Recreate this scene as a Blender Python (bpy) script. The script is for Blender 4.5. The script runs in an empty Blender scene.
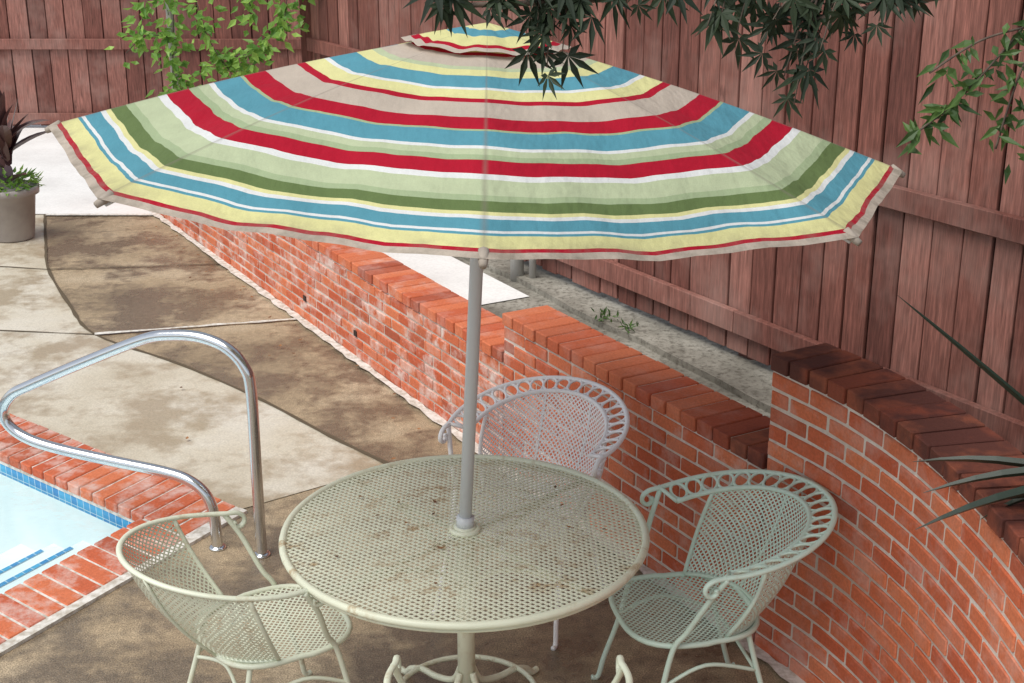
import bpy, bmesh, math, random, bisect
from mathutils import Vector, Matrix
random.seed(7)
R=random.random
def U(a,b): return a+(b-a)*R()
sc=bpy.context.scene
sc.view_settings.view_transform='Standard'; sc.view_settings.look='None'
sc.view_settings.exposure=0

# ---------------- camera ----------------
cd=bpy.data.cameras.new("camera"); cam=bpy.data.objects.new("camera",cd)
sc.collection.objects.link(cam); sc.camera=cam
cam.location=(0,0,2.9); cam.rotation_euler=(math.radians(90-19.4),0,0)
cd.lens=1400/1024*36; cd.sensor_width=36; cd.clip_end=2000; cd.clip_start=.05

# ---------------- light ----------------
EL=60; saz=Vector((-.62,-.60)).normalized()
w=bpy.data.worlds.new("World"); sc.world=w; w.use_nodes=True
nt=w.node_tree; bg=nt.nodes['Background']
sky=nt.nodes.new('ShaderNodeTexSky'); sky.sky_type='NISHITA'; sky.sun_disc=False
sky.sun_elevation=math.radians(EL); sky.sun_rotation=math.atan2(saz.x,saz.y)
hs=nt.nodes.new('ShaderNodeHueSaturation'); hs.inputs['Saturation'].default_value=.35
nt.links.new(sky.outputs[0],hs.inputs['Color']); nt.links.new(hs.outputs[0],bg.inputs[0])
bg.inputs[1].default_value=.15
sd=bpy.data.lights.new("sun",'SUN'); sun=bpy.data.objects.new("sun",sd); sc.collection.objects.link(sun)
sd.energy=3.0; sd.angle=math.radians(45); sd.color=(1,.96,.88)
tod=Vector((saz.x*math.cos(math.radians(EL)),saz.y*math.cos(math.radians(EL)),math.sin(math.radians(EL))))
sun.rotation_euler=tod.to_track_quat('Z','Y').to_euler()

# ---------------- material helpers ----------------
class M:
    def __init__(s,name,rough=.6,metal=0.0,spec=.5):
        s.m=bpy.data.materials.new(name); s.m.use_nodes=True; s.nt=s.m.node_tree
        s.b=s.nt.nodes['Principled BSDF']; s.out=s.nt.nodes['Material Output']
        s.b.inputs['Roughness'].default_value=rough; s.b.inputs['Metallic'].default_value=metal
        s.b.inputs['Specular IOR Level'].default_value=spec
        s.tc=s.nt.nodes.new('ShaderNodeTexCoord')
    def n(s,t,**k):
        x=s.nt.nodes.new(t)
        for a,b in k.items(): setattr(x,a,b)
        return x
    def l(s,a,b): s.nt.links.new(a,b)
    def noise(s,scale,detail=4,rough=.55,vec=None,stretch=None):
        x=s.n('ShaderNodeTexNoise'); x.inputs['Scale'].default_value=scale
        x.inputs['Detail'].default_value=min(detail,4); x.inputs['Roughness'].default_value=rough
        v=vec or s.tc.outputs['Object']
        if stretch:
            mp=s.n('ShaderNodeMapping'); mp.inputs['Scale'].default_value=stretch; s.l(v,mp.inputs[0]); v=mp.outputs[0]
        s.l(v,x.inputs['Vector']); return x.outputs['Fac']
    def ramp(s,fac,stops,interp='LINEAR'):
        x=s.n('ShaderNodeValToRGB'); cr=x.color_ramp; cr.interpolation=interp
        while len(cr.elements)<len(stops): cr.elements.new(0.5)
        for e,(p,c) in zip(cr.elements,stops): e.position=p
        for i,(p,c) in enumerate(stops):
            cr.elements[i].position=p
            if not hasattr(c,'__len__'): c=(c,c,c)
            cr.elements[i].color=(*c[:3],1)
        s.l(fac,x.inputs[0]); return x.outputs[0]
    def mix(s,fac,a,b,mode='MIX'):
        x=s.n('ShaderNodeMix',data_type='RGBA',blend_type=mode)
        for i,v in ((0,fac),(6,a),(7,b)):
            if isinstance(v,(int,float)): x.inputs[i].default_value=v
            elif isinstance(v,tuple): x.inputs[i].default_value=(*v[:3],1)
            else: s.l(v,x.inputs[i])
        return x.outputs[2]
    def math(s,op,a,b=0.0,clamp=False):
        x=s.n('ShaderNodeMath',operation=op,use_clamp=clamp)
        for i,v in ((0,a),(1,b)):
            if isinstance(v,(int,float)): x.inputs[i].default_value=v
            else: s.l(v,x.inputs[i])
        return x.outputs[0]
    def col(s,c):
        if isinstance(c,tuple): s.b.inputs['Base Color'].default_value=(*c[:3],1)
        else: s.l(c,s.b.inputs['Base Color'])
        return s
    def bump(s,h,strength=.4,dist=.01):
        x=s.n('ShaderNodeBump'); x.inputs['Strength'].default_value=strength; x.inputs['Distance'].default_value=dist
        s.l(h,x.inputs['Height']); s.l(x.outputs[0],s.b.inputs['Normal']); return s
    def rgh(s,v): s.l(v,s.b.inputs['Roughness']); return s
    def attr(s,name='tint'):
        x=s.n('ShaderNodeAttribute'); x.attribute_name=name
        sp=s.n('ShaderNodeSeparateColor'); s.l(x.outputs['Color'],sp.inputs[0]); return sp.outputs
    def transl(s,fac,color):
        t=s.n('ShaderNodeBsdfTranslucent'); mx=s.n('ShaderNodeMixShader'); mx.inputs[0].default_value=fac
        if isinstance(color,tuple): t.inputs[0].default_value=(*color[:3],1)
        else: s.l(color,t.inputs[0])
        s.l(s.b.outputs[0],mx.inputs[1]); s.l(t.outputs[0],mx.inputs[2]); s.l(mx.outputs[0],s.out.inputs[0]); return s

m=M("aggregate_concrete",.55); 
big=m.noise(.9,6,.6); big2=m.noise(1.5,7,.75); fine=m.noise(170,2,.6); mid=m.noise(26,5,.7)
c=m.ramp(big,[(.32,(.24,.18,.115)),(.5,(.37,.285,.185)),(.68,(.50,.41,.29))])
c=m.mix(m.ramp(big2,[(.45,0.0),(.56,.85)]),c,(.15,.115,.08))
c=m.mix(.85,c,m.ramp(fine,[(.3,.35),(.5,.95),(.7,1.65)]),'MULTIPLY')
c=m.mix(.7,c,m.ramp(mid,[(.3,.65),(.7,1.3)]),'MULTIPLY')
m.col(c).rgh(m.ramp(big2,[(.42,.65),(.56,.24)])).bump(fine,.5,.004); PATIO=m.m
m=M("pool_deck_concrete",.55)
a=m.noise(.8,6,.6); b2=m.noise(1.9,6,.75); f=m.noise(120,3,.6)
c=m.ramp(a,[(.32,(.44,.38,.28)),(.5,(.58,.53,.43)),(.68,(.66,.63,.56))])
c=m.mix(m.ramp(b2,[(.46,0.0),(.60,.75)]),c,(.34,.26,.165))
c=m.mix(.6,c,m.ramp(f,[(.3,.7),(.7,1.2)]),'MULTIPLY')
m.col(c).rgh(m.ramp(b2,[(.45,.6),(.60,.28)])).bump(f,.3,.003); DECK=m.m
m=M("white_concrete",.7); a=m.noise(1.5,5); f=m.noise(60,4)
c=m.mix(.6,m.ramp(a,[(.3,(.66,.65,.64)),(.7,(.84,.84,.83))]),m.ramp(f,[(.3,.85),(.7,1.1)]),'MULTIPLY')
m.col(c).bump(f,.2,.004); WHITEC=m.m
m=M("old_grey_concrete",.85); a=m.noise(2.2,7,.7); f=m.noise(30,6,.7)
c=m.ramp(a,[(.3,(.12,.11,.09)),(.48,(.24,.225,.19)),(.7,(.40,.38,.33))])
c=m.mix(m.ramp(f,[(.48,0.0),(.66,.8)]),c,(.07,.06,.045)); m.col(c).bump(f,.7,.01); GREYC=m.m
m=M("ground_soil",.9); f=m.noise(8,8,.7)
m.col(m.ramp(f,[(.3,(.03,.03,.015)),(.5,(.06,.05,.025)),(.7,(.10,.07,.04))])).bump(f,.8,.03); SOIL=m.m
m=M("joint_line",.9); m.col((.10,.075,.045)); JOINT=m.m
m=M("joint_mortar",.85); f=m.noise(30,4); m.col(m.ramp(f,[(.35,(.45,.41,.35)),(.6,(.72,.70,.66))])); JOINTL=m.m
def brickmat(name,dark,lo,hi):
    m=M(name,.8,spec=.3); t=m.attr(); a=m.noise(7,6,.7); f=m.noise(90,5,.65)
    c=m.ramp(t[0],[(0,lo),(.45,tuple((x+y)/2 for x,y in zip(lo,hi))),(.85,hi),(1,dark)])
    c=m.mix(.6,c,m.ramp(f,[(.3,.72),(.7,1.25)]),'MULTIPLY')
    e=m.math('MULTIPLY',m.ramp(a,[(.46,0.0),(.66,1.0)]),m.math('MULTIPLY',t[1],.8),True)
    c=m.mix(e,c,(.72,.60,.55))
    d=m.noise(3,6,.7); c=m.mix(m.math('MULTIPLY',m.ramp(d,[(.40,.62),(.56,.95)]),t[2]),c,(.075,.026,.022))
    m.col(c).bump(f,.6,.006); return m.m
BRICK=brickmat("red_brick",(.37,.085,.045),(.50,.105,.046),(.64,.19,.088))
m=M("mortar",.9,spec=.2); f=m.noise(60,5,.7); a=m.noise(2,5,.6)
c=m.ramp(a,[(.3,(.50,.41,.34)),(.65,(.76,.70,.64))]); m.col(m.mix(.5,c,m.ramp(f,[(.3,.7),(.7,1.15)]),'MULTIPLY')).bump(f,.6,.006); MORTAR=m.m
m=M("red_stained_wood",.7,spec=.3); t=m.attr()
g=m.noise(7,6,.65,stretch=(9,9,.8)); g2=m.noise(30,5,.6,stretch=(8,8,.3)); a=m.noise(1.6,5,.65); kn=m.noise(4,4,.6,stretch=(3,3,1))
c=m.ramp(t[0],[(0,(.15,.055,.043)),(.5,(.225,.086,.066)),(1,(.335,.15,.12))])
c=m.mix(.9,c,m.ramp(g,[(.3,.55),(.55,1.0),(.72,1.45)]),'MULTIPLY')
c=m.mix(.6,c,m.ramp(g2,[(.35,.5),(.6,1.15)]),'MULTIPLY')
c=m.mix(m.ramp(a,[(.5,0.0),(.72,.45)]),c,(.38,.25,.215))
c=m.mix(m.ramp(kn,[(.62,0.0),(.74,.75)]),c,(.09,.04,.032))
m.col(c).bump(g2,.4,.004); WOOD=m.m
def paint(name,c,rust=.5,rough=.42,rc=(.40,.25,.10)):
    m=M(name,rough); a=m.noise(14,6,.7); f=m.noise(3,4)
    r=m.math('MULTIPLY',m.ramp(a,[(.52,0.0),(.66,1.0)]),rust)
    r=m.math('MULTIPLY',r,m.ramp(f,[(.42,0.0),(.6,1.0)]))
    cc=m.mix(.5,c,m.ramp(f,[(.3,.84),(.7,1.08)]),'MULTIPLY')
    m.col(m.mix(r,cc,rc)).bump(a,.15,.002); return m.m
CREAM=paint("cream_painted_metal",(.75,.77,.61),.85)
CREAM2=paint("cream_chair_paint",(.71,.75,.61),.4)
PALE=paint("pale_green_paint",(.60,.74,.64),.25)
WHITEP=paint("white_chair_paint",(.90,.88,.89),.05)
m=M("stainless_steel",.16,1.0); m.col((.68,.70,.72)); f=m.noise(40,3); m.rgh(m.ramp(f,[(.3,.10),(.7,.24)])); CHROME=m.m
m=M("umbrella_pole_paint",.35); m.col((.62,.64,.66)); POLE=m.m
m=M("grey_galvanised",.5,.4); m.col((.5,.5,.48)); GALV=m.m
m=M("dark_void",.9); m.col((.035,.02,.015)); DARK=m.m
m=M("pool_plaster",.5); f=m.noise(3,4); m.col(m.ramp(f,[(.3,(.74,.84,.86)),(.7,(.85,.90,.91))])); PLASTER=m.m
m=M("blue_pool_tile",.2)
br=m.n('ShaderNodeTexBrick'); br.offset=0; br.inputs['Scale'].default_value=1; br.inputs['Brick Width'].default_value=.05; br.inputs['Row Height'].default_value=.05
br.inputs['Mortar Size'].default_value=.002; br.inputs['Color1'].default_value=(.02,.20,.48,1); br.inputs['Color2'].default_value=(.05,.36,.62,1); br.inputs['Mortar'].default_value=(.5,.65,.72,1)
m.l(m.tc.outputs['UV'],br.inputs['Vector']); m.col(br.outputs['Color']); TILE=m.m
m=M("pool_water",.03)
tr=m.n('ShaderNodeBsdfTransparent'); tr.inputs[0].default_value=(.92,.97,.98,1)
gl=m.n('ShaderNodeBsdfGlossy'); gl.inputs['Roughness'].default_value=.05
fr=m.n('ShaderNodeFresnel'); fr.inputs[0].default_value=1.33; mx=m.n('ShaderNodeMixShader')
bp=m.n('ShaderNodeBump'); bp.inputs['Strength'].default_value=.7; bp.inputs['Distance'].default_value=.02
m.l(m.noise(7,3),bp.inputs['Height']); m.l(bp.outputs[0],gl.inputs['Normal']); m.l(bp.outputs[0],fr.inputs['Normal'])
m.l(fr.outputs[0],mx.inputs[0]); m.l(tr.outputs[0],mx.inputs[1]); m.l(gl.outputs[0],mx.inputs[2]); m.l(mx.outputs[0],m.out.inputs[0]); WATER=m.m
def leafmat(name,a,b,tf=.3,rough=.45):
    m=M(name,rough); t=m.attr(); c=m.ramp(t[0],[(0,a),(1,b)]); m.col(c); m.transl(tf,c); return m.m
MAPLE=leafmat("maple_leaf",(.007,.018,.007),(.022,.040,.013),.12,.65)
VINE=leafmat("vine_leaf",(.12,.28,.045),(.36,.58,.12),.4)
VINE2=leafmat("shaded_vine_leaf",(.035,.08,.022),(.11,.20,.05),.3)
PURP=leafmat("purple_leaf",(.045,.02,.028),(.15,.08,.075),.15,.3)
YUC=leafmat("yucca_leaf",(.012,.025,.016),(.04,.065,.04),.1,.4)
m=M("bark",.85); f=m.noise(18,6,.7,stretch=(1,1,.3)); m.col(m.ramp(f,[(.3,(.05,.035,.028)),(.7,(.16,.12,.09))])).bump(f,.7,.01); BARK=m.m
m=M("plastic_pot",.5); f=m.noise(6,4); m.col(m.ramp(f,[(.3,(.30,.27,.26)),(.7,(.40,.37,.35))])); POT=m.m

# ---------------- mesh helpers ----------------
def mk(name,bm,mats,parent=None,smooth=False,loc=None,rot=None):
    me=bpy.data.meshes.new(name); bm.to_mesh(me); bm.free()
    for x in (mats if isinstance(mats,list) else [mats]): me.materials.append(x)
    o=bpy.data.objects.new(name,me); sc.collection.objects.link(o)
    if smooth:
        for p in me.polygons: p.use_smooth=True
    if parent: o.parent=parent
    return o
def empty(name,loc=(0,0,0),rot=(0,0,0)):
    o=bpy.data.objects.new(name,None); sc.collection.objects.link(o); o.location=loc; o.rotation_euler=rot; o.empty_display_size=.2; return o
def cr(pts,n=8,closed=False):
    P=[Vector(p) for p in pts]; out=[]; L=len(P)
    rng=range(L) if closed else range(L-1)
    for i in rng:
        if closed: a,b,c,d=P[i-1],P[i],P[(i+1)%L],P[(i+2)%L]
        else: a=P[max(i-1,0)];b=P[i];c=P[i+1];d=P[min(i+2,L-1)]
        for k in range(n):
            t=k/n; out.append(.5*((2*b)+(c-a)*t+(2*a-5*b+4*c-d)*t*t+(3*b-a-3*c+d)*t**3))
    if not closed: out.append(P[-1].copy())
    return out
def tube(bm,pts,r,seg=8,closed=False,flat=1.0):
    P=[Vector(p) for p in pts]; n=len(P); rings=[]
    def tan(i):
        if closed: return (P[(i+1)%n]-P[i-1]).normalized()
        return (P[min(i+1,n-1)]-P[max(i-1,0)]).normalized()
    t=tan(0); up=Vector((0,0,1)) if abs(t.z)<.9 else Vector((1,0,0)); x=t.cross(up).normalized()
    for i in range(n):
        t=tan(i); x=(x-t*x.dot(t)).normalized(); y=t.cross(x)
        rr=r(i/(n-1)) if callable(r) else r
        rings.append([bm.verts.new(P[i]+(x*math.cos(2*math.pi*k/seg)+y*math.sin(2*math.pi*k/seg)*flat)*rr) for k in range(seg)])
    for i in range(n if closed else n-1):
        A,B=rings[i],rings[(i+1)%n]
        for k in range(seg):
            bm.faces.new((A[k],A[(k+1)%seg],B[(k+1)%seg],B[k]))
    if not closed:
        bm.faces.new(rings[0][::-1]); bm.faces.new(rings[-1])
def box8(bm,v,lay=None,tint=None,mi=0):
    V=[bm.verts.new(p) for p in v]; fs=[]
    for q in ((0,3,2,1),(4,5,6,7),(0,1,5,4),(1,2,6,5),(2,3,7,6),(3,0,4,7)):
        f=bm.faces.new([V[i] for i in q]); f.material_index=mi; fs.append(f)
    if lay:
        for f in fs:
            for l in f.loops: l[lay]=(*tint,1)
def sheet(name,pts,z,mat):
    bm=bmesh.new(); f=bm.faces.new([bm.verts.new((p[0],p[1],z)) for p in pts]); 
    f.normal_update()
    if f.normal.z<0: f.normal_flip()
    bmesh.ops.triangulate(bm,faces=[f]); return mk(name,bm,mat)
def strip(bm,pts,wd,z):
    P=[Vector((p[0],p[1])) for p in pts]; prev=None
    for i,p in enumerate(P):
        t=(P[min(i+1,len(P)-1)]-P[max(i-1,0)]).normalized(); n=Vector((-t.y,t.x))*wd/2*(U(.6,1.4) if len(P)>6 else 1)
        a=bm.verts.new((*(p+n),z)); b=bm.verts.new((*(p-n),z))
        if prev: bm.faces.new((prev[0],prev[1],b,a))
        prev=(a,b)
def lattice(bm,fn,nu,nv,k=.66,test=None):
    for j in range(0,2*nv+1):
        for i in range(0,nu+1):
            cu=i+(.5 if j%2 else 0); cv=j*.5
            if cu>nu: continue
            if test and not test(cu,cv): continue
            o=[(cu+.5,cv),(cu,cv+.5),(cu-.5,cv),(cu,cv-.5)]
            inn=[(cu+(a-cu)*k,cv+(b-cv)*k) for a,b in o]
            cl=lambda p:(min(max(p[0],0),nu),min(max(p[1],0),nv))
            O=[bm.verts.new(fn(*cl(p))) for p in o]; I=[bm.verts.new(fn(*cl(p))) for p in inn]
            for q in range(4):
                bm.faces.new((O[q],O[(q+1)%4],I[(q+1)%4],I[q]))
    bmesh.ops.dissolve_degenerate(bm,dist=1e-5,edges=bm.edges)

# ---------------- ground & pool ----------------
O=Vector((-1.264,5.875)); e1=Vector((-.785,.62)); e2=Vector((-.51,-.86))
I0=O+.30*e1+.33*e2; L1,L2=7.,4.
pool=[I0,I0+L1*e1,I0+L1*e1+L2*e2,I0+L2*e2]
def ring(name,outer,z,mat):
    bm=bmesh.new(); a=[bm.verts.new((*p,z)) for p in pool]; b=[bm.verts.new((*p,z)) for p in outer]
    for i in range(4): bm.faces.new((a[i],b[i],b[(i+1)%4],a[(i+1)%4]))
    for f in bm.faces:
        f.normal_update()
        if f.normal.z<0: f.normal_flip()
    return mk(name,bm,mat)
ring("ground",[(600,0),(0,600),(-600,0),(0,-600)],-.012,SOIL)
ring("patio_pavement",[(14,2),(-4,22),(-24,8),(-6,-14)],0,PATIO)
curve=[(-3.92,11.43),(-3.62,10.5),(-3.38,9.80),(-2.98,8.97),(-2.635,8.355),(-1.976,7.81),(-1.405,7.25),(-.951,6.73),(-.60,6.36)]
cs=[(p.x,p.y) for p in cr([(a,b,0) for a,b in curve],6)]
bm=bmesh.new(); la=None
nn=len(cs); 
for i,(x,y) in enumerate(cs[::-1]):
    s=8.7*i/(nn-1); p=O+e1*s
    v=(bm.verts.new((p.x,p.y,.004)),bm.verts.new((x,y,.004)))
    if la:
        f=bm.faces.new((la[0],la[1],v[1],v[0])); f.normal_update()
        if f.normal.z<0: f.normal_flip()
    la=v
mk("pool_deck_pavement",bm,DECK)
sheet("driveway_pavement",[(-10,11.43),(-2.9,11.43),(-3.35,12.1),(-3,18),(-12,18)],.009,WHITEC)
bm=bmesh.new()
strip(bm,cs,.022,.009)
strip(bm,[(-3.38+1.33*i/12,9.80+.15*i/12+U(-.008,.008)) for i in range(13)],.014,.009)
strip(bm,[(-3.38-1.82*i/12,9.80+.35*i/12+U(-.008,.008)) for i in range(13)],.014,.009)
strip(bm,[(-2.635-2.6*i/12,8.355+.30*i/12+U(-.008,.008)) for i in range(13)],.012,.009)
mk("pavement_joint",bm,JOINT)
bm=bmesh.new(); strip(bm,[(-2.635+1.265*i/14,8.355+.305*i/14+U(-.006,.006)) for i in range(15)],.032,.012); strip(bm,[(-3.9,11.40),(-2.95,11.40)],.05,.012)
mk("pavement_joint_mortar",bm,JOINTL)

pe=empty("swimming_pool")
def PP(a,b,z): p=I0+a*e1+b*e2; return Vector((p.x,p.y,z))
bm=bmesh.new(); uv=bm.loops.layers.uv.new()
def quad(bm,ps,mi=0,uvs=None):
    f=bm.faces.new([bm.verts.new(p) for p in ps]); f.material_index=mi
    if uvs:
        for l,c in zip(f.loops,uvs): l[uv].uv=c
    return f
def wallq(p,q,L):
    for z0,z1,mi in ((-.03,-.115,1),(-.115,-1.3,0)):
        quad(bm,[Vector((*p,z0)),Vector((*q,z0)),Vector((*q,z1)),Vector((*p,z1))],mi,[(0,-z0),(L,-z0),(L,-z1),(0,-z1)])
for i in range(4):
    p,q=pool[i],pool[(i+1)%4]; wallq((p.x,p.y),(q.x,q.y),(p-q).length)
steps=[(0,.28,-.18),(.28,.54,-.28),(.54,.80,-.38),(.80,1.1,-.48),(1.1,L1,-.9)]
for k,(a0,a1,z) in enumerate(steps):
    quad(bm,[PP(a0,0,z),PP(a1,0,z),PP(a1,L2,z),PP(a0,L2,z)])
    if k<4:
        zn=steps[k+1][2]; quad(bm,[PP(a1,0,z),PP(a1,0,zn),PP(a1,L2,zn),PP(a1,L2,z)])
        if k in (1,2): quad(bm,[PP(a1-.03,0.08,z+.004),PP(a1,0.08,z+.004),PP(a1,L2,z+.004),PP(a1-.03,L2,z+.004)],1,[(0,0),(.05,0),(.05,4),(0,4)])
mk("basin",bm,[PLASTER,TILE],pe)
bm=bmesh.new(); bm.faces.new([bm.verts.new(PP(a,b,-.08)) for a,b in ((0,0),(L1,0),(L1,L2),(0,L2))]); mk("water",bm,WATER,pe)
bm=bmesh.new(); lay=bm.loops.layers.float_color.new("tint")
def cop(p0,p1,inw,wd,step=.098,z0=-.03,z1=.018):
    d=(p1-p0); L=d.length; d/=L; k=int(L/step)
    for i in range(k):
        g=.0055
        a=p0+d*(i*step+g); b=p0+d*((i+1)*step-g); j=U(-.002,.002)
        ps=[a,b,b+inw*wd,a+inw*wd]
        box8(bm,[Vector((*p,z0)) for p in ps]+[Vector((*p,z1+j)) for p in ps],lay,(R(),.8,.05))
cop(O+.02*e1,O+e1*7.3,e2,.345)
cop(O+.36*e2,O+e2*4.3,e1,.315)
o=mk("coping_bricks",bm,BRICK,pe); bv=o.modifiers.new("b",'BEVEL'); bv.width=.005; bv.segments=1; bv.limit_method='ANGLE'
bm=bmesh.new()
def slab(bm,p0,p1,off0,off1,inw,z0,z1):
    ps=[p0+inw*off0,p1+inw*off0,p1+inw*off1,p0+inw*off1]
    box8(bm,[Vector((*p,z0)) for p in ps]+[Vector((*p,z1)) for p in ps])
slab(bm,O,O+e1*7.3,.0,.335,e2,-.05,.012); slab(bm,O+.34*e2,O+e2*4.3,0,.305,e1,-.05,.012)
slab(bm,O-e1*.05,O+e2*4.3-e1*.05,0,.048,e1,-.05,.015)
mk("coping_mortar",bm,JOINTL,pe)

# ---------------- brick wall ----------------
wp=[(-3.30,12.02),(-2.3,10.29),(-1.3,8.56),(-.30,6.83),(.36,5.69),(.93,4.705),(1.125,4.34),(1.25,3.95),(1.31,3.58),(1.335,3.25),(1.335,2.85),(1.31,2.4),(1.27,1.9)]
W=[Vector((p.x,p.y)) for p in cr([(a,b,0) for a,b in wp],10)]
cum=[0]
for i in range(1,len(W)): cum.append(cum[-1]+(W[i]-W[i-1]).length)
def wpos(s,off):
    s=min(max(s,0),cum[-1]-1e-4)
    i=bisect.bisect_right(cum,s)-1; i=min(i,len(W)-2); t=(s-cum[i])/(cum[i+1]-cum[i])
    p=W[i].lerp(W[i+1],t)
    def T(j): return (W[min(j+1,len(W)-1)]-W[max(j-1,0)]).normalized()
    d=T(i).lerp(T(i+1),t).normalized(); n=Vector((-d.y,d.x)); return p+n*off
def s_near(x,y):
    v=Vector((x,y)); return min((k*.005 for k in range(int(cum[-1]/.005))),key=lambda s:(wpos(s,0)-v).length)
sA=s_near(-.045,6.39); sB=s_near(.93,4.705); sE=cum[-1]
TH=.24
def wseg(name,s0,s1,courses,ef,dk,copdark):
    we=empty(name)
    bm=bmesh.new(); lay=bm.loops.layers.float_color.new("tint"); ch=.0667
    for c in range(courses):
        z0=.006+c*ch; z1=z0+ch-.012
        s=s0-(.1025 if c%2 else 0)
        while s<s1:
            a=max(s,s0)+.0055; b=min(s+.205,s1)-.0055
            if b-a>.03:
                j=U(-.003,.003); dz=U(-.002,.002); dz2=U(-.0015,.0015)
                for (f,bk) in ((j,.09),(TH-.09,TH+j)):
                    q=[wpos(a,f),wpos(b,f),wpos(b,bk),wpos(a,bk)]
                    dd=(dz,dz2,dz2,dz)
                    box8(bm,[Vector((*p,z0+e)) for p,e in zip(q,dd)]+[Vector((*p,z1+e)) for p,e in zip(q,dd)],lay,(R(),ef*U(.2,1.4),dk*U(.5,1.5)))
            s+=.205
    zt=.006+courses*ch
    nc=round((s1-s0)/.1); st=(s1-s0)/nc; ht=.060
    for i in range(nc):
        s=s0+i*st
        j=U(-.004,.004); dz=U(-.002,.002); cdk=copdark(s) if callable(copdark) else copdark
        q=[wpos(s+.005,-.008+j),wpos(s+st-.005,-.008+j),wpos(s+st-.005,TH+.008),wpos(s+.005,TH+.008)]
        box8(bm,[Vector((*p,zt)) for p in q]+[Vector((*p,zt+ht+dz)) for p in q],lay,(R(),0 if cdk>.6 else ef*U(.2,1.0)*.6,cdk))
    o=mk("bricks",bm,BRICK,we); bv=o.modifiers.new("b",'BEVEL'); bv.width=.004; bv.segments=1; bv.limit_method='ANGLE'
    bm=bmesh.new(); n=max(2,int((s1-s0)/.12)); prev=None; e=.006
    tops=zt+ht-.007 if not (copdark==1.0) else zt+.003
    for i in range(n+1):
        s=s0+e+(s1-s0-2*e)*i/n
        v=[bm.verts.new((*wpos(s,.006),0)),bm.verts.new((*wpos(s,TH-.007),0)),bm.verts.new((*wpos(s,TH-.007),tops)),bm.verts.new((*wpos(s,.006),tops))]
        if prev:
            for k in range(4): bm.faces.new((prev[k],prev[(k+1)%4],v[(k+1)%4],v[k]))
        else: bm.faces.new(v)
        prev=v
    bm.faces.new(prev[::-1]); bmesh.ops.recalc_face_normals(bm,faces=bm.faces)
    mk("mortar_core",bm,MORTAR,we)
    return we
w1=wseg("brick_wall",0,sA,8,1.0,.0,.0)
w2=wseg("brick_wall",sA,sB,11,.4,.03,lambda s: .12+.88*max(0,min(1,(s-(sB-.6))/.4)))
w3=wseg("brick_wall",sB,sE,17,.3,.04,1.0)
bm=bmesh.new()
for (x,y) in ((-1.35,8.64),(-.95,7.95)):
    s=s_near(x,y); q=[wpos(s,-.005),wpos(s+.04,-.005),wpos(s+.04,.05),wpos(s,.05)]
    box8(bm,[Vector((*p,.14)) for p in q]+[Vector((*p,.175)) for p in q])
mk("weep_holes",bm,DARK,w1)
bm=bmesh.new(); strip(bm,[wpos(sE*i/120,-.028) for i in range(121)],.055,.014); mk("wall_base_mortar",bm,JOINTL)

def block(name,pts,z0,z1,mat):
    bm=bmesh.new(); n=len(pts)
    T=[bm.verts.new((*p,z1)) for p in pts]; B=[bm.verts.new((*p,z0)) for p in pts]
    f=bm.faces.new(T)
    for i in range(n): bm.faces.new((T[i],B[i],B[(i+1)%n],T[(i+1)%n]))
    bmesh.ops.triangulate(bm,faces=[f]); bmesh.ops.recalc_face_normals(bm,faces=bm.faces); return mk(name,bm,mat)
wc=[tuple(wpos(.03+(sE-.06)*i/40,.12)) for i in range(41)]
block("terrace_pavement",wc+[(6,1.9),(6,9),(1,14),(-2.2,12.6)],-.02,.5,GREYC)
sS=sA-1.0
ws=[wpos(.05+(sS)*i/10,.245) for i in range(11)]; ws2=[wpos(.05+(sS)*i/10,.245+.47) for i in range(11)]
sheet("terrace_walkway",[tuple(p) for p in ws]+[tuple(p) for p in ws2[::-1]],.506,WHITEC)
lg=[tuple(wpos(sA-1.9+(sB-sA+1.9)*i/12,.78+U(-.02,.02))) for i in range(13)]; lg2=[tuple(wpos(sA-1.9+(sB-sA+1.9)*i/12,1.25)) for i in range(13)]
block("concrete_ledge",lg+lg2[::-1],.4,.535,GREYC)
bd=[tuple(wpos(sB+.1+(sE-sB-.15)*i/14,.2)) for i in range(15)]; bd2=[tuple(wpos(sB+.1+(sE-sB-.15)*i/14,.72)) for i in range(15)]
block("planting_bed_soil",bd+bd2[::-1],.45,.72,SOIL)

# ---------------- fences ----------------
def fence(name,p0,d,L,zb,zt,rails,side,bw=.143,gap=.007):
    fe=empty(name); bm=bmesh.new(); lay=bm.loops.layers.float_color.new("tint")
    d=Vector(d).normalized(); n=Vector((-d.y,d.x))*side; p0=Vector(p0)
    def bx(s0,s1,o0,o1,z0,z1,t,lean=0):
        q=[p0+d*s0+n*o0,p0+d*s1+n*o0,p0+d*s1+n*o1,p0+d*s0+n*o1]
        q2=[p+d*lean for p in q]
        box8(bm,[Vector((*p,z0)) for p in q]+[Vector((*p,z1)) for p in q2],lay,(t,0,0))
    s=0
    while s<L:
        j=U(-.004,.004); wv=bw*U(.86,1.1)
        bx(s,s+wv,j,j+.02,zb+U(-.01,.01),zt+U(-.012,.012),R(),U(-.008,.008)); s+=wv+gap*U(.8,2.4)
    s=-.05
    while s<L: bx(s,s+.2,.03,.044,zb+.02,zt-.05,R()*.1); s+=.2
    for (z0,z1,dp) in rails:
        s=0
        while s<L:
            e=min(s+2.4,L); bx(s+.002,e-.002,-dp,-.007,z0,z1,U(.15,.7)); s+=2.4
    s=0
    while s<=L: bx(s-.05,s+.05,.047,.14,zb-.3,zt-.05,.3); s+=2.4
    o=mk("boards",bm,WOOD,fe); bv=o.modifiers.new("b",'BEVEL'); bv.width=.003; bv.limit_method='ANGLE'
    return fe
fd=Vector((.539,-.842)); fs=Vector((-1.48,10.5))
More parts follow.
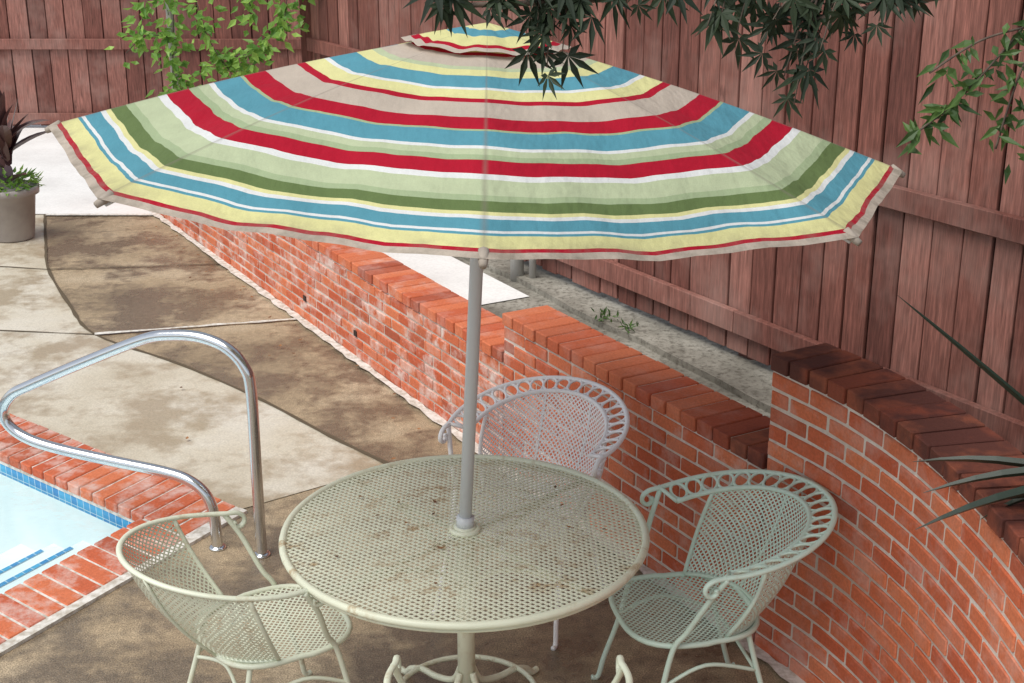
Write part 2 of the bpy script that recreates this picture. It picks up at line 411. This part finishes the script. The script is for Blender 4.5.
fence("wooden_fence",fs,fd,10.6,.57,2.85,[(1.49,1.585,.045),(.68,.79,.045),(2.6,2.69,.045)],1)
fence("wooden_fence",(-9,15.3),(1,0),10.5,.03,2.4,[(.86,.97,.05),(.05,.17,.05),(2.1,2.2,.05)],1,bw=.19)
bm=bmesh.new()
box8(bm,[Vector((-1.56+x*.12,10.5+y*.12,.5)) for x,y in ((0,0),(1,0),(1,1),(0,1))]+[Vector((-1.56+x*.12,10.5+y*.12,2.95)) for x,y in ((0,0),(1,0),(1,1),(0,1))])
mk("fence_post",bm,WOOD)
bm=bmesh.new(); tube(bm,[(-2.49,10.4,.45),(-2.49,10.4,3.1)],.028,10); mk("pipe_post",bm,GALV,smooth=True)
bm=bmesh.new(); tube(bm,[(.03,7.9,.5),(.03,7.9,1.35)],.04,12); tube(bm,[(.12,7.84,.5),(.12,7.84,1.35)],.022,10); mk("downpipe",bm,GALV,smooth=True)

# ---------------- handrail ----------------
A0=Vector((-1.088,5.437)); hd=Vector((-.954,.30))
sz=[(0,-.02),(0,.4),(0,.76),(.025,.87),(.10,.945),(.22,.98),(.36,.975),(.5,.94),(.8,.805),(1.08,.67),(1.19,.61),(1.245,.535),(1.23,.46),(1.14,.405),(.98,.375),(.7,.352),(.45,.335),(.33,.31),(.25,.25),(.22,.15),(.215,-.02)]
bm=bmesh.new(); tube(bm,cr([(*(A0+hd*s),z) for s,z in sz],7),.0245,16)
for s in (0,.215):
    p=A0+hd*s; tube(bm,[(*p,.0),(*p,.008),(*p,.014)],lambda t:.038 if t<.7 else .03,20)
mk("pool_handrail",bm,CHROME,smooth=True)

# ---------------- table ----------------
te=empty("patio_table",(-.16,4.27,0)); RT=.605; pu,pv=.032,.024
bm=bmesh.new()
nu=int(2*RT/pu)+2; nv=int(2*RT/pv)+2
def tf(u,v):
    x=(u-nu/2)*pu; y=(v-nv/2)*pv; r=math.hypot(x,y)
    if r>RT: x*=RT/r; y*=RT/r
    if r<.035 and r>0: x*=.035/r;y*=.035/r
    return (x,y,.717+.0015*math.sin(9*x+4*y))
lattice(bm,tf,nu,nv,.68,lambda u,v: .03<math.hypot((u-nu/2)*pu,(v-nv/2)*pv)<RT+.004)
o=mk("mesh_top",bm,CREAM,te); sm=o.modifiers.new("s",'SOLIDIFY'); sm.thickness=.003
circ=lambda r,z,n=72:[(r*math.cos(2*math.pi*i/n),r*math.sin(2*math.pi*i/n),z) for i in range(n)]
bm=bmesh.new(); tube(bm,circ(.612,.712),.0135,10,True,1.0); tube(bm,circ(.605,.692),.008,8,True); tube(bm,circ(.045,.722,24),.010,8,True)
tube(bm,[(0,0,.02),(0,0,.68)],.031,16); tube(bm,[(0,0,.66),(0,0,.735)],.038,16)
for i in range(4):
    a=math.radians(45+90*i); c,s_=math.cos(a),math.sin(a)
    P=lambda r,z:(r*c,r*s_,z)
    tube(bm,[P(.03,.70),P(.6,.703)],.008,6)
    tube(bm,cr([P(.03,.5),P(.12,.6),P(.28,.67),P(.45,.70)],6),.009,6)
    tube(bm,cr([P(.03,.17),P(.07,.10),P(.16,.07),P(.24,.065),P(.30,.04),P(.33,.012),P(.36,.012)],6),.012,8)
tube(bm,circ(.25,.066,48),.010,8,True)
mk("frame",bm,CREAM,te,smooth=True)

# ---------------- chairs ----------------
def chair(loc,yaw,mat,ornate):
    e=empty("patio_chair",(loc[0],loc[1],0),(0,0,yaw))
    bm=bmesh.new(); p=.0225; n=int(2*.25/p)+2
    def rl(a):
        c,s_=abs(math.cos(a)),abs(math.sin(a)); k=3.0
        return .238/((c**k+s_**k)**(1/k))*(1.0 if math.cos(a)>0 else .97)
    def sf(u,v):
        x=(u-n/2)*p; y=(v-n/2)*p; a=math.atan2(y,x); r=math.hypot(x,y)
        lim=rl(a)
        if r>lim: x*=lim/r; y*=lim/r; r=lim
        return (x,y,.425-.018*(1-(r/.25)**2))
    lattice(bm,sf,n,n,.62,lambda u,v: math.hypot((u-n/2)*p,(v-n/2)*p)<rl(math.atan2((v-n/2),(u-n/2)+1e-9))+.004)
    mk("seat_mesh",bm,mat,e)
    bm=bmesh.new()
    tube(bm,[(rl(a)*math.cos(a),rl(a)*math.sin(a),.424) for a in [2*math.pi*i/48 for i in range(48)]],.010,8,True)
    def rail(phi,gr=0.,dz=0.):
        c=math.cos(phi); t=max(0,(c+.2)/1.2)
        return Vector((-.115-(.36+gr)*c,(.335+gr)*math.sin(phi),.715+dz+.085*t**1.1))
    pm=math.radians(102)
    outer=[rail(-pm+2*pm*i/48,.02 if ornate else 0,.01 if ornate else 0) for i in range(49)]
    def ext(q):
        sg=1 if q.y>0 else -1; o_=-sg*.006
        return [q+Vector(v) for v in ((.03,o_,-.004),(.065,o_,-.010),(.088,o_,-.028),(.09,o_,-.052),(.072,o_,-.066),(.052,o_,-.056),(.056,o_,-.040))]
    full=ext(outer[0])[::-1]+outer+ext(outer[-1])
    tube(bm,cr(full,3),.0105,8,flat=.8)
    if ornate:
        inner=[rail(-pm+2*pm*i/48,-.06,-.018) for i in range(49)]
        tube(bm,inner,.009,8)
        tube(bm,[inner[0],outer[0]+Vector((.03,0,0))],.008,6); tube(bm,[inner[-1],outer[-1]+Vector((.03,0,0))],.008,6)
        NR=21
        for i in range(NR):
            ph=-pm+2*pm*(i+.5)/NR
            a=rail(ph,.02,.01); b=rail(ph,-.06,-.018); c=(a+b)/2; v1=(a-b)/2
            t=(rail(ph+.02,-.02,-.004)-rail(ph-.02,-.02,-.004)).normalized()
            L=v1.length*.92
            tube(bm,[c+v1.normalized()*L*math.cos(q)+t*L*math.sin(q)*(.72) for q in [2*math.pi*k/14 for k in range(14)]],.0058,6,True)
    bmx=math.radians(76); grb=-.06 if ornate else 0.0; dzb=-.018 if ornate else 0.0
    def bf_(phi,v):
        top=rail(phi,grb,dzb); bot=Vector((-.225*math.cos(phi)-.02,.225*math.sin(phi),.43))
        q=bot.lerp(top,v); bul=math.sin(math.pi*v)*.03
        return q+Vector((-math.cos(phi)*bul,math.sin(phi)*bul,0))
    NU,NV=38,17
    b2=bmesh.new(); lattice(b2,lambda u,v:bf_(-bmx+2*bmx*u/NU,v/NV),NU,NV,.60); mk("back_mesh",b2,mat,e)
    for sg in (-1,1): tube(bm,[bf_(sg*bmx,v/10) for v in range(11)],.008,8)
    tube(bm,[bf_(-bmx+2*bmx*i/24,0) for i in range(25)],.008,8)
    for ph in (-.38,.38): tube(bm,[bf_(ph,v/8)+Vector((-.006,0,0)) for v in range(9)],.0055,6)
    for sg in (-1,1):
        arm=outer[-1] if sg>0 else outer[0]
        tube(bm,cr([arm+Vector((.02,0,-.006)),(.03,sg*.31,.62),(.08,sg*.262,.49),(.12,sg*.245,.42),(.16,sg*.25,.25),(.205,sg*.262,.10),(.225,sg*.27,.012),(.25,sg*.272,.008)],6),.0098,8)
        tube(bm,cr([(-.16,sg*.19,.425),(-.19,sg*.205,.3),(-.24,sg*.225,.12),(-.275,sg*.24,.012),(-.30,sg*.243,.008)],6),.0098,8)
        tube(bm,cr([(.155,sg*.248,.28),(0,sg*.235,.34),(-.19,sg*.207,.28)],6),.007,6)
    tube(bm,cr([(-.2,.21,.26),(-.17,0,.32),(-.2,-.21,.26)],8),.007,6)
    mk("frame",bm,mat,e,smooth=True)
    return e
chair((-.81,4.145),math.radians(33),CREAM2,False)
chair((.595,4.26),math.radians(192),PALE,True)
chair((.04,5.02),math.radians(-119),WHITEP,True)
chair((-.01,3.47),math.radians(90),CREAM2,False)

# ---------------- umbrella ----------------
ue=empty("patio_umbrella")
hub=Vector((-.075,4.26,2.39)); base_t=Vector((-.16,4.27,.72)); pd=(hub-base_t).normalized()
bm=bmesh.new(); tube(bm,[base_t-pd*.10,base_t+pd*((hub-base_t).length*.5),hub+pd*.01],.0215,20)
tube(bm,[base_t+pd*.012,base_t+pd*.05],.030,20)
mk("pole",bm,POLE,ue,smooth=True)
ROT=(Matrix.Rotation(math.radians(3.3),4,'Y')@Matrix.Rotation(math.radians(-1.2),4,'X')).to_3x3()
RU,DR=1.315,.36
def rib(i,s,dz=0):
    a=math.radians(-88.6+45*i); return Vector((RU*s*math.cos(a),RU*s*math.sin(a),-DR*s+.022*math.sin(math.pi*s)+dz))
def canopt(i,s,t,dz=0):
    p=rib(i,s,dz).lerp(rib(i+1,s,dz),t); k=math.sin(math.pi*t)
    p.z-=.028*k*s
    p.z+=.0045*math.sin(13*t+i*2.1+5*s)*s*k+.0025*math.sin(31*t+i*1.3-9*s)*s*s*k
    if dz>0: p.z+=.006*math.sin(9*t+i*2.7)*s*5*k
    p.x*=1-.012*k*s**4; p.y*=1-.012*k*s**4
    return p
def canopy(name,s0,s1,NS,NT,dz,mat):
    bm=bmesh.new(); uvl=bm.loops.layers.uv.new()
    for i in range(8):
        g=[[bm.verts.new(hub+ROT@canopt(i,s0+(s1-s0)*a/NS,b/NT,dz)) for b in range(NT+1)] for a in range(NS+1)]
        for a in range(NS):
            for b in range(NT):
                f=bm.faces.new((g[a][b],g[a+1][b],g[a+1][b+1],g[a][b+1]))
                for l,(x,y) in zip(f.loops,((a,b),(a+1,b),(a+1,b+1),(a,b+1))): l[uvl].uv=(i+y/NT,s0+(s1-s0)*x/NS)
    bmesh.ops.remove_doubles(bm,verts=bm.verts,dist=.0004)
    return mk(name,bm,mat,ue,smooth=True)
TAN=(.52,.45,.38);YEL=(.70,.68,.33);BLU=(.10,.31,.40);RED=(.42,.008,.028);SAG=(.36,.45,.27);GRN=(.13,.19,.07);WHI=(.72,.74,.74);PSG=(.48,.55,.36)
stripes=[(0,YEL),(.05,BLU),(.09,YEL),(.15,RED),(.17,TAN),(.235,PSG),(.255,YEL),(.29,BLU),(.355,WHI),(.365,YEL),(.41,RED),(.428,TAN),(.50,RED),(.55,SAG),(.557,BLU),(.62,WHI),(.632,PSG),(.655,SAG),(.675,RED),(.725,WHI),(.745,PSG),(.80,SAG),(.82,GRN),(.855,YEL),(.866,WHI),(.878,BLU),(.912,WHI),(.918,BLU),(.928,YEL),(.968,RED),(.98,TAN)]
m=M("striped_canvas",.8,spec=.15)
sp=m.n('ShaderNodeSeparateXYZ'); m.l(m.tc.outputs['UV'],sp.inputs[0])
wob=m.math('MULTIPLY',m.math('SUBTRACT',m.noise(5,3),.5),.012)
sv=m.math('ADD',sp.outputs[1],wob)
c=m.ramp(sv,stripes,'CONSTANT')
f=m.noise(3.5,6,.65); weave=m.noise(260,2); wr=m.noise(2.2,5,.6)
wr2=m.noise(5,4,.6,stretch=(1,.35,1))
c=m.mix(.7,c,m.ramp(f,[(.3,.82),(.7,1.10)]),'MULTIPLY')
c=m.mix(.4,c,m.ramp(weave,[(.3,.85),(.7,1.1)]),'MULTIPLY')
fr_=m.math('FRACT',sp.outputs[0]); sd_=m.math('ABSOLUTE',m.math('SUBTRACT',fr_,.5))
seam=m.ramp(sd_,[(.485,0.0),(.5,.45)]); c=m.mix(seam,c,(.22,.19,.16))
hem=m.math('MULTIPLY',m.ramp(sp.outputs[1],[(.93,0.0),(1.0,.7)]),m.ramp(m.noise(12,5,.7),[(.4,0.0),(.65,1.0)])); c=m.mix(hem,c,(.22,.19,.15))
m.col(c); m.bump(m.math('ADD',m.math('ADD',wr,wr2),m.math('MULTIPLY',weave,.04)),.8,.035); m.transl(.22,c); CANV=m.m
canopy("canopy",.1,1.0,30,20,0,CANV)
canopy("vent_cap",.0,.195,8,12,.020,CANV)
bm=bmesh.new()
for i in range(8):
    tube(bm,[hub+ROT@(rib(i,s/8*.985)+Vector((0,0,-.022))) for s in range(0,9)],.007,6)
    run=hub+(base_t-hub).normalized()*.48
    tube(bm,[run,hub+ROT@(rib(i,.52)+Vector((0,0,-.03)))],.006,6)
tube(bm,[hub-pd*.44,hub-pd*.50],.036,16)
mk("frame",bm,POLE,ue,smooth=True)
m=M("corner_pocket_cloth",.9); m.col((.36,.31,.26)); PK=m.m
bm=bmesh.new()
for i in range(8):
    e=rib(i,1.0); tube(bm,[hub+ROT@(e*.97+Vector((0,0,-.004))),hub+ROT@(e*.99+Vector((0,0,-.010))),hub+ROT@(e*1.004+Vector((0,0,-.014)))],lambda t:.014-.005*t,8)
mk("corner_pockets",bm,PK,ue,smooth=True)

# ---------------- plants ----------------
def leaf_simple(bm,lay,p,d,nrm,L,wd,t,fold=.25):
    d=d.normalized(); s=d.cross(nrm).normalized(); n=s.cross(d)
    a=bm.verts.new(p); c=bm.verts.new(p+d*L); mdl=bm.verts.new(p+d*L*.45-n*wd*fold)
    l1=bm.verts.new(p+d*L*.35+s*wd/2); r1=bm.verts.new(p+d*L*.35-s*wd/2)
    for q in ((a,mdl,l1),(l1,mdl,c),(a,r1,mdl),(r1,c,mdl)):
        f=bm.faces.new(q)
        for l in f.loops: l[lay]=(t,0,0,1)
def leaf_maple(bm,lay,p,d,nrm,L,t):
    d=d.normalized(); s=d.cross(nrm).normalized(); n=s.cross(d).normalized()
    for ang,k in ((-115,.42),(-75,.68),(-36,.9),(0,1.0),(36,.9),(75,.68),(115,.42)):
        a=math.radians(ang+U(-5,5)); dd=d*math.cos(a)+s*math.sin(a); ss=dd.cross(n); LL=L*k*U(.9,1.1); wd=L*.095
        v=[bm.verts.new(p),bm.verts.new(p+dd*LL*.42+ss*wd-n*LL*.05),bm.verts.new(p+dd*LL-n*LL*.22),bm.verts.new(p+dd*LL*.42-ss*wd-n*LL*.05)]
        f=bm.faces.new(v)
        for l in f.loops: l[lay]=(t,0,0,1)
def rv(): return Vector((U(-1,1),U(-1,1),U(-1,1))).normalized()
me_=empty("japanese_maple_tree")
bb=bmesh.new()
trunk=cr([(2.15,2.55,.45),(2.1,2.6,1.4),(1.95,2.65,2.4),(1.75,2.72,3.0)],8); tube(bb,trunk,lambda t:.075-.035*t,10)
limbs=[[(1.75,2.72,3.0),(1.3,2.8,2.92),(.8,2.85,2.72),(.3,2.85,2.63),(-.1,2.8,2.61)],
       [(1.95,2.65,2.4),(1.6,2.7,2.72),(1.2,2.78,2.68),(.8,2.82,2.62),(.58,2.8,2.58)],
       [(1.75,2.72,3.0),(1.5,2.5,3.3),(1.0,2.4,3.3),(.4,2.5,3.1)],
       [(1.75,2.72,3.0),(2.1,3.0,3.4),(2.4,3.2,3.6)],
       [(1.75,2.72,3.0),(2.2,2.5,3.4),(2.6,2.3,3.5)]]
bl=bmesh.new(); lay=bl.loops.layers.float_color.new("tint")
def twig(p,q,nl,L=.078):
    p=Vector(p); q=Vector(q); mid=(p+q)/2+Vector((0,0,.03))
    pts=cr([p,mid,q],5); tube(bb,pts,lambda t:.003*(1-.6*t),5)
    for k in range(nl):
        t=(k+1)/nl; pt=pts[min(int(t*(len(pts)-1)),len(pts)-1)]+rv()*.02
        d=Vector((U(-.7,.7),U(-.7,.5),U(-1.0,-.1))); nn=Vector((U(-.9,.9),-1+U(-.3,.3),U(.1,1.6)))
        leaf_maple(bl,lay,pt,d,nn,L*U(.6,1.2),R())
for li,lm in enumerate(limbs):
    pts=cr(lm,8); tube(bb,pts,lambda t:.014*(1-.8*t)+.002,7)
    if li>=2:
        for k in range(18):
            p=pts[int(U(.3,1)*(len(pts)-1))]; twig(p,p+Vector((U(-.3,.3),U(-.3,.3),U(-.05,.3))),6)
for p,q,n in [((-.1,2.8,2.64),(-.15,2.78,2.60),6),((-.02,2.8,2.66),(-.03,2.77,2.60),6),((.1,2.83,2.68),(.08,2.8,2.56),6),((.1,2.83,2.68),(.04,2.82,2.53),7),((.12,2.83,2.68),(.10,2.81,2.52),6),((.08,2.83,2.68),(.07,2.81,2.49),6),((.06,2.83,2.68),(.05,2.81,2.56),5),((.14,2.83,2.68),(.15,2.81,2.60),5),
              ((.22,2.84,2.70),(.2,2.8,2.61),5),((.35,2.84,2.70),(.30,2.8,2.61),6),((.45,2.84,2.70),(.38,2.78,2.57),7),((.5,2.84,2.70),(.44,2.8,2.55),7),((.45,2.84,2.70),(.41,2.8,2.59),6),
              ((.58,2.8,2.64),(.48,2.78,2.53),6),((.60,2.8,2.64),(.54,2.8,2.47),6),((.60,2.8,2.64),(.56,2.78,2.42),7),((.66,2.8,2.66),(.60,2.76,2.53),6),((.66,2.8,2.66),(.58,2.8,2.48),5),
              ((.76,2.82,2.68),(.72,2.8,2.58),6),((.82,2.82,2.68),(.77,2.8,2.60),6),((.28,2.84,2.70),(.25,2.8,2.63),4),((.55,2.84,2.70),(.52,2.8,2.58),6),((.66,2.8,2.66),(.67,2.8,2.57),5),((.02,2.83,2.69),(.1,2.8,2.61),5)]:
    twig(p,q,n,.074)
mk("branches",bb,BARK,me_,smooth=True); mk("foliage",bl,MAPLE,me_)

def vine(name,paths,dens,L,mat,spread=.10,wk=.6):
    ve=empty(name); b1=bmesh.new(); b2=bmesh.new(); lay=b2.loops.layers.float_color.new("tint")
    for path in paths:
        pts=cr(path,8); tube(b1,pts,.004,5)
        tot=sum((pts[i+1]-pts[i]).length for i in range(len(pts)-1))
        for k in range(int(tot*dens)):
            p=pts[int(R()*(len(pts)-1))]+rv()*spread*R()
            d=Vector((U(-1,1),U(-.8,.3),U(-1,.2))); nn=Vector((U(-.6,.6),-.6,U(.2,1)))
            leaf_simple(b2,lay,p,d,nn,L*U(.6,1.25),L*wk*U(.7,1.1),R())
    mk("stems",b1,BARK,ve,smooth=True); mk("leaves",b2,mat,ve); return ve
vine("climbing_vine",[[(-2.49,10.38,.6),(-2.5,10.36,1.2),(-2.46,10.36,1.7),(-2.4,10.35,2.4)],
 [(-2.45,10.35,2.3),(-2.3,10.33,1.95),(-2.2,10.3,1.6),(-2.05,10.3,1.35)],
 [(-2.3,10.35,2.4),(-2.0,10.3,2.1),(-1.85,10.3,1.75)],
 [(-2.46,10.35,1.6),(-2.65,10.3,1.62),(-2.8,10.28,1.5)],
 [(-2.46,10.35,2.0),(-2.6,10.3,1.9),(-2.7,10.28,1.62)],
 [(-1.55,10.35,2.5),(-1.6,10.32,2.0),(-1.66,10.3,1.65)],
 [(-2.1,10.35,2.5),(-1.7,10.32,2.2),(-1.4,10.3,1.95)],
 [(-2.4,10.35,1.3),(-2.1,10.32,1.45),(-1.8,10.32,1.5)],
 [(-2.0,10.35,1.4),(-1.8,10.32,1.6),(-1.6,10.3,1.7)]],120,.09,VINE,.17)
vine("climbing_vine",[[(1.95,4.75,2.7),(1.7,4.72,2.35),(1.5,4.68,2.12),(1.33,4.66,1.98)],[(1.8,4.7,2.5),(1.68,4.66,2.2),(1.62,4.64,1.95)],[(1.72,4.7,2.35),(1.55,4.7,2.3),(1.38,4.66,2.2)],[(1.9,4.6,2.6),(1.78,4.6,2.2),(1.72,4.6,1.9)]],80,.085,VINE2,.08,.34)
def blade(bm,lay,p,d,L,wd,droop,t,n=7,fold=.2):
    d=Vector(d).normalized(); pos=Vector(p); prev=None; s=d.cross(Vector((0,0,1))).normalized()
    for i in range(n+1):
        u=i/n; ww=wd*math.sin(math.pi*min(1,(.12+.88*u)))**.7*(1-u*.3)/2 if u<1 else .001
        a=bm.verts.new(pos+s*ww); c=bm.verts.new(pos-Vector((0,0,ww*fold*2))); b=bm.verts.new(pos-s*ww)
        if prev:
            for q in ((prev[0],prev[1],c,a),(prev[1],prev[2],b,c)):
                f=bm.faces.new(q)
                for l in f.loops: l[lay]=(t,0,0,1)
        prev=(a,c,b); pos=pos+d*L/n; d=(d+Vector((0,0,-droop/n))).normalized()
bm=bmesh.new(); lay=bm.loops.layers.float_color.new("tint")
Y0=Vector((1.60,3.40,1.2))
for k in range(54):
    a=U(0,6.28); el=U(.1,1.45); L=U(.35,.6)*(1.0 if math.cos(a)>-.1 else .6)
    blade(bm,lay,Y0+Vector((.02,0,U(0,.25))),(math.cos(a)*math.cos(el),math.sin(a)*math.cos(el),math.sin(el)),L,.04,U(.3,1.3),R())
for d,L,dr,zz in (((-.72,.15,.62),.76,.1,.12),((-1,.1,.05),.50,.55,.14),((-1,.35,.25),.52,.6,.1),((-1,-.15,.0),.56,.5,.12),((-1,.2,.2),.42,.9,.05),((-1,.3,-.1),.36,.9,.1)):
    blade(bm,lay,Y0+Vector((0,0,zz)),d,L,.042,dr,.2,fold=.5)
tube(bm,[Y0+Vector((.03,0,-.5)),Y0+Vector((.03,0,.2))],.04,8)
mk("yucca_plant",bm,YUC)
po=empty("potted_plant",(-3.93,10.68,0))
bm=bmesh.new(); prof=[(.0,.004),(.15,.004),(.165,.02),(.205,.36),(.235,.365),(.24,.42),(.222,.425),(.212,.40),(.0,.385)]
N=40; rg=[[bm.verts.new((r*math.cos(2*math.pi*k/N),r*math.sin(2*math.pi*k/N),z)) for k in range(N)] if r>0 else [bm.verts.new((0,0,z))] for r,z in prof]
for A,B in zip(rg,rg[1:]):
    for k in range(N):
        if len(A)==1: bm.faces.new((A[0],B[k],B[(k+1)%N]))
        elif len(B)==1: bm.faces.new((A[k],B[0],A[(k+1)%N]))
        else: bm.faces.new((A[k],B[k],B[(k+1)%N],A[(k+1)%N]))
bmesh.ops.recalc_face_normals(bm,faces=bm.faces)
mk("pot",bm,POT,po,smooth=True)
bm=bmesh.new(); lay=bm.loops.layers.float_color.new("tint")
for k in range(24):
    a=U(0,6.28); el=U(.6,1.45); blade(bm,lay,(U(-.04,.04),U(-.04,.04),.4+U(0,.42)),(math.cos(a)*math.cos(el),math.sin(a)*math.cos(el),math.sin(el)),U(.3,.5),U(.10,.15),U(.3,1.5),R(),fold=.3)
mk("purple_leaves",bm,PURP,po)
bm=bmesh.new(); lay=bm.loops.layers.float_color.new("tint")
for k in range(240):
    a=U(0,6.28); r=.23*math.sqrt(R()); leaf_simple(bm,lay,Vector((r*math.cos(a),r*math.sin(a),.40+U(0,.10))),Vector((math.cos(a),math.sin(a),U(-.3,1))),Vector((U(-.3,.3),U(-.3,.3),1)),U(.05,.09),.03,R())
mk("green_leaves",bm,VINE,po)
bm=bmesh.new(); lay=bm.loops.layers.float_color.new("tint")
for k in range(44):
    c=Vector((.50,7.05,.535)) if k<26 else Vector((.62,6.9,.535))
    leaf_simple(bm,lay,c+Vector((U(-.07,.07),U(-.05,.05),U(0,.04))),rv()+Vector((0,0,.6)),Vector((0,-.4,1)),U(.03,.05),.014,R())
mk("weed_plant",bm,VINE2)
m=M("dry_leaf",.8); t=m.attr(); m.col(m.ramp(t[0],[(0,(.10,.04,.02)),(1,(.35,.16,.06))])); DRY=m.m
bm=bmesh.new(); lay=bm.loops.layers.float_color.new("tint")
for k in range(80):
    if R()<.4: x,y=U(-2.2,1.0),U(3.2,8.5)
    else: x,y=wpos(U(1,sE-1),-U(.05,.4))
    if (Vector((x,y))-O).dot(Vector((-.62,-.785)))>-.1 and x<-1.2: continue
    leaf_simple(bm,lay,Vector((x,y,.022)),Vector((U(-1,1),U(-1,1),.05)),Vector((0,0,1)),U(.02,.045),.02,R(),.1)
for k in range(14):
    a=U(0,6.28); r=U(.1,.55); leaf_simple(bm,lay,Vector((-.16+r*math.cos(a),4.27+r*math.sin(a),.726)),Vector((U(-1,1),U(-1,1),.05)),Vector((0,0,1)),U(.015,.03),.012,R(),.1)
mk("fallen_leaves",bm,DRY)
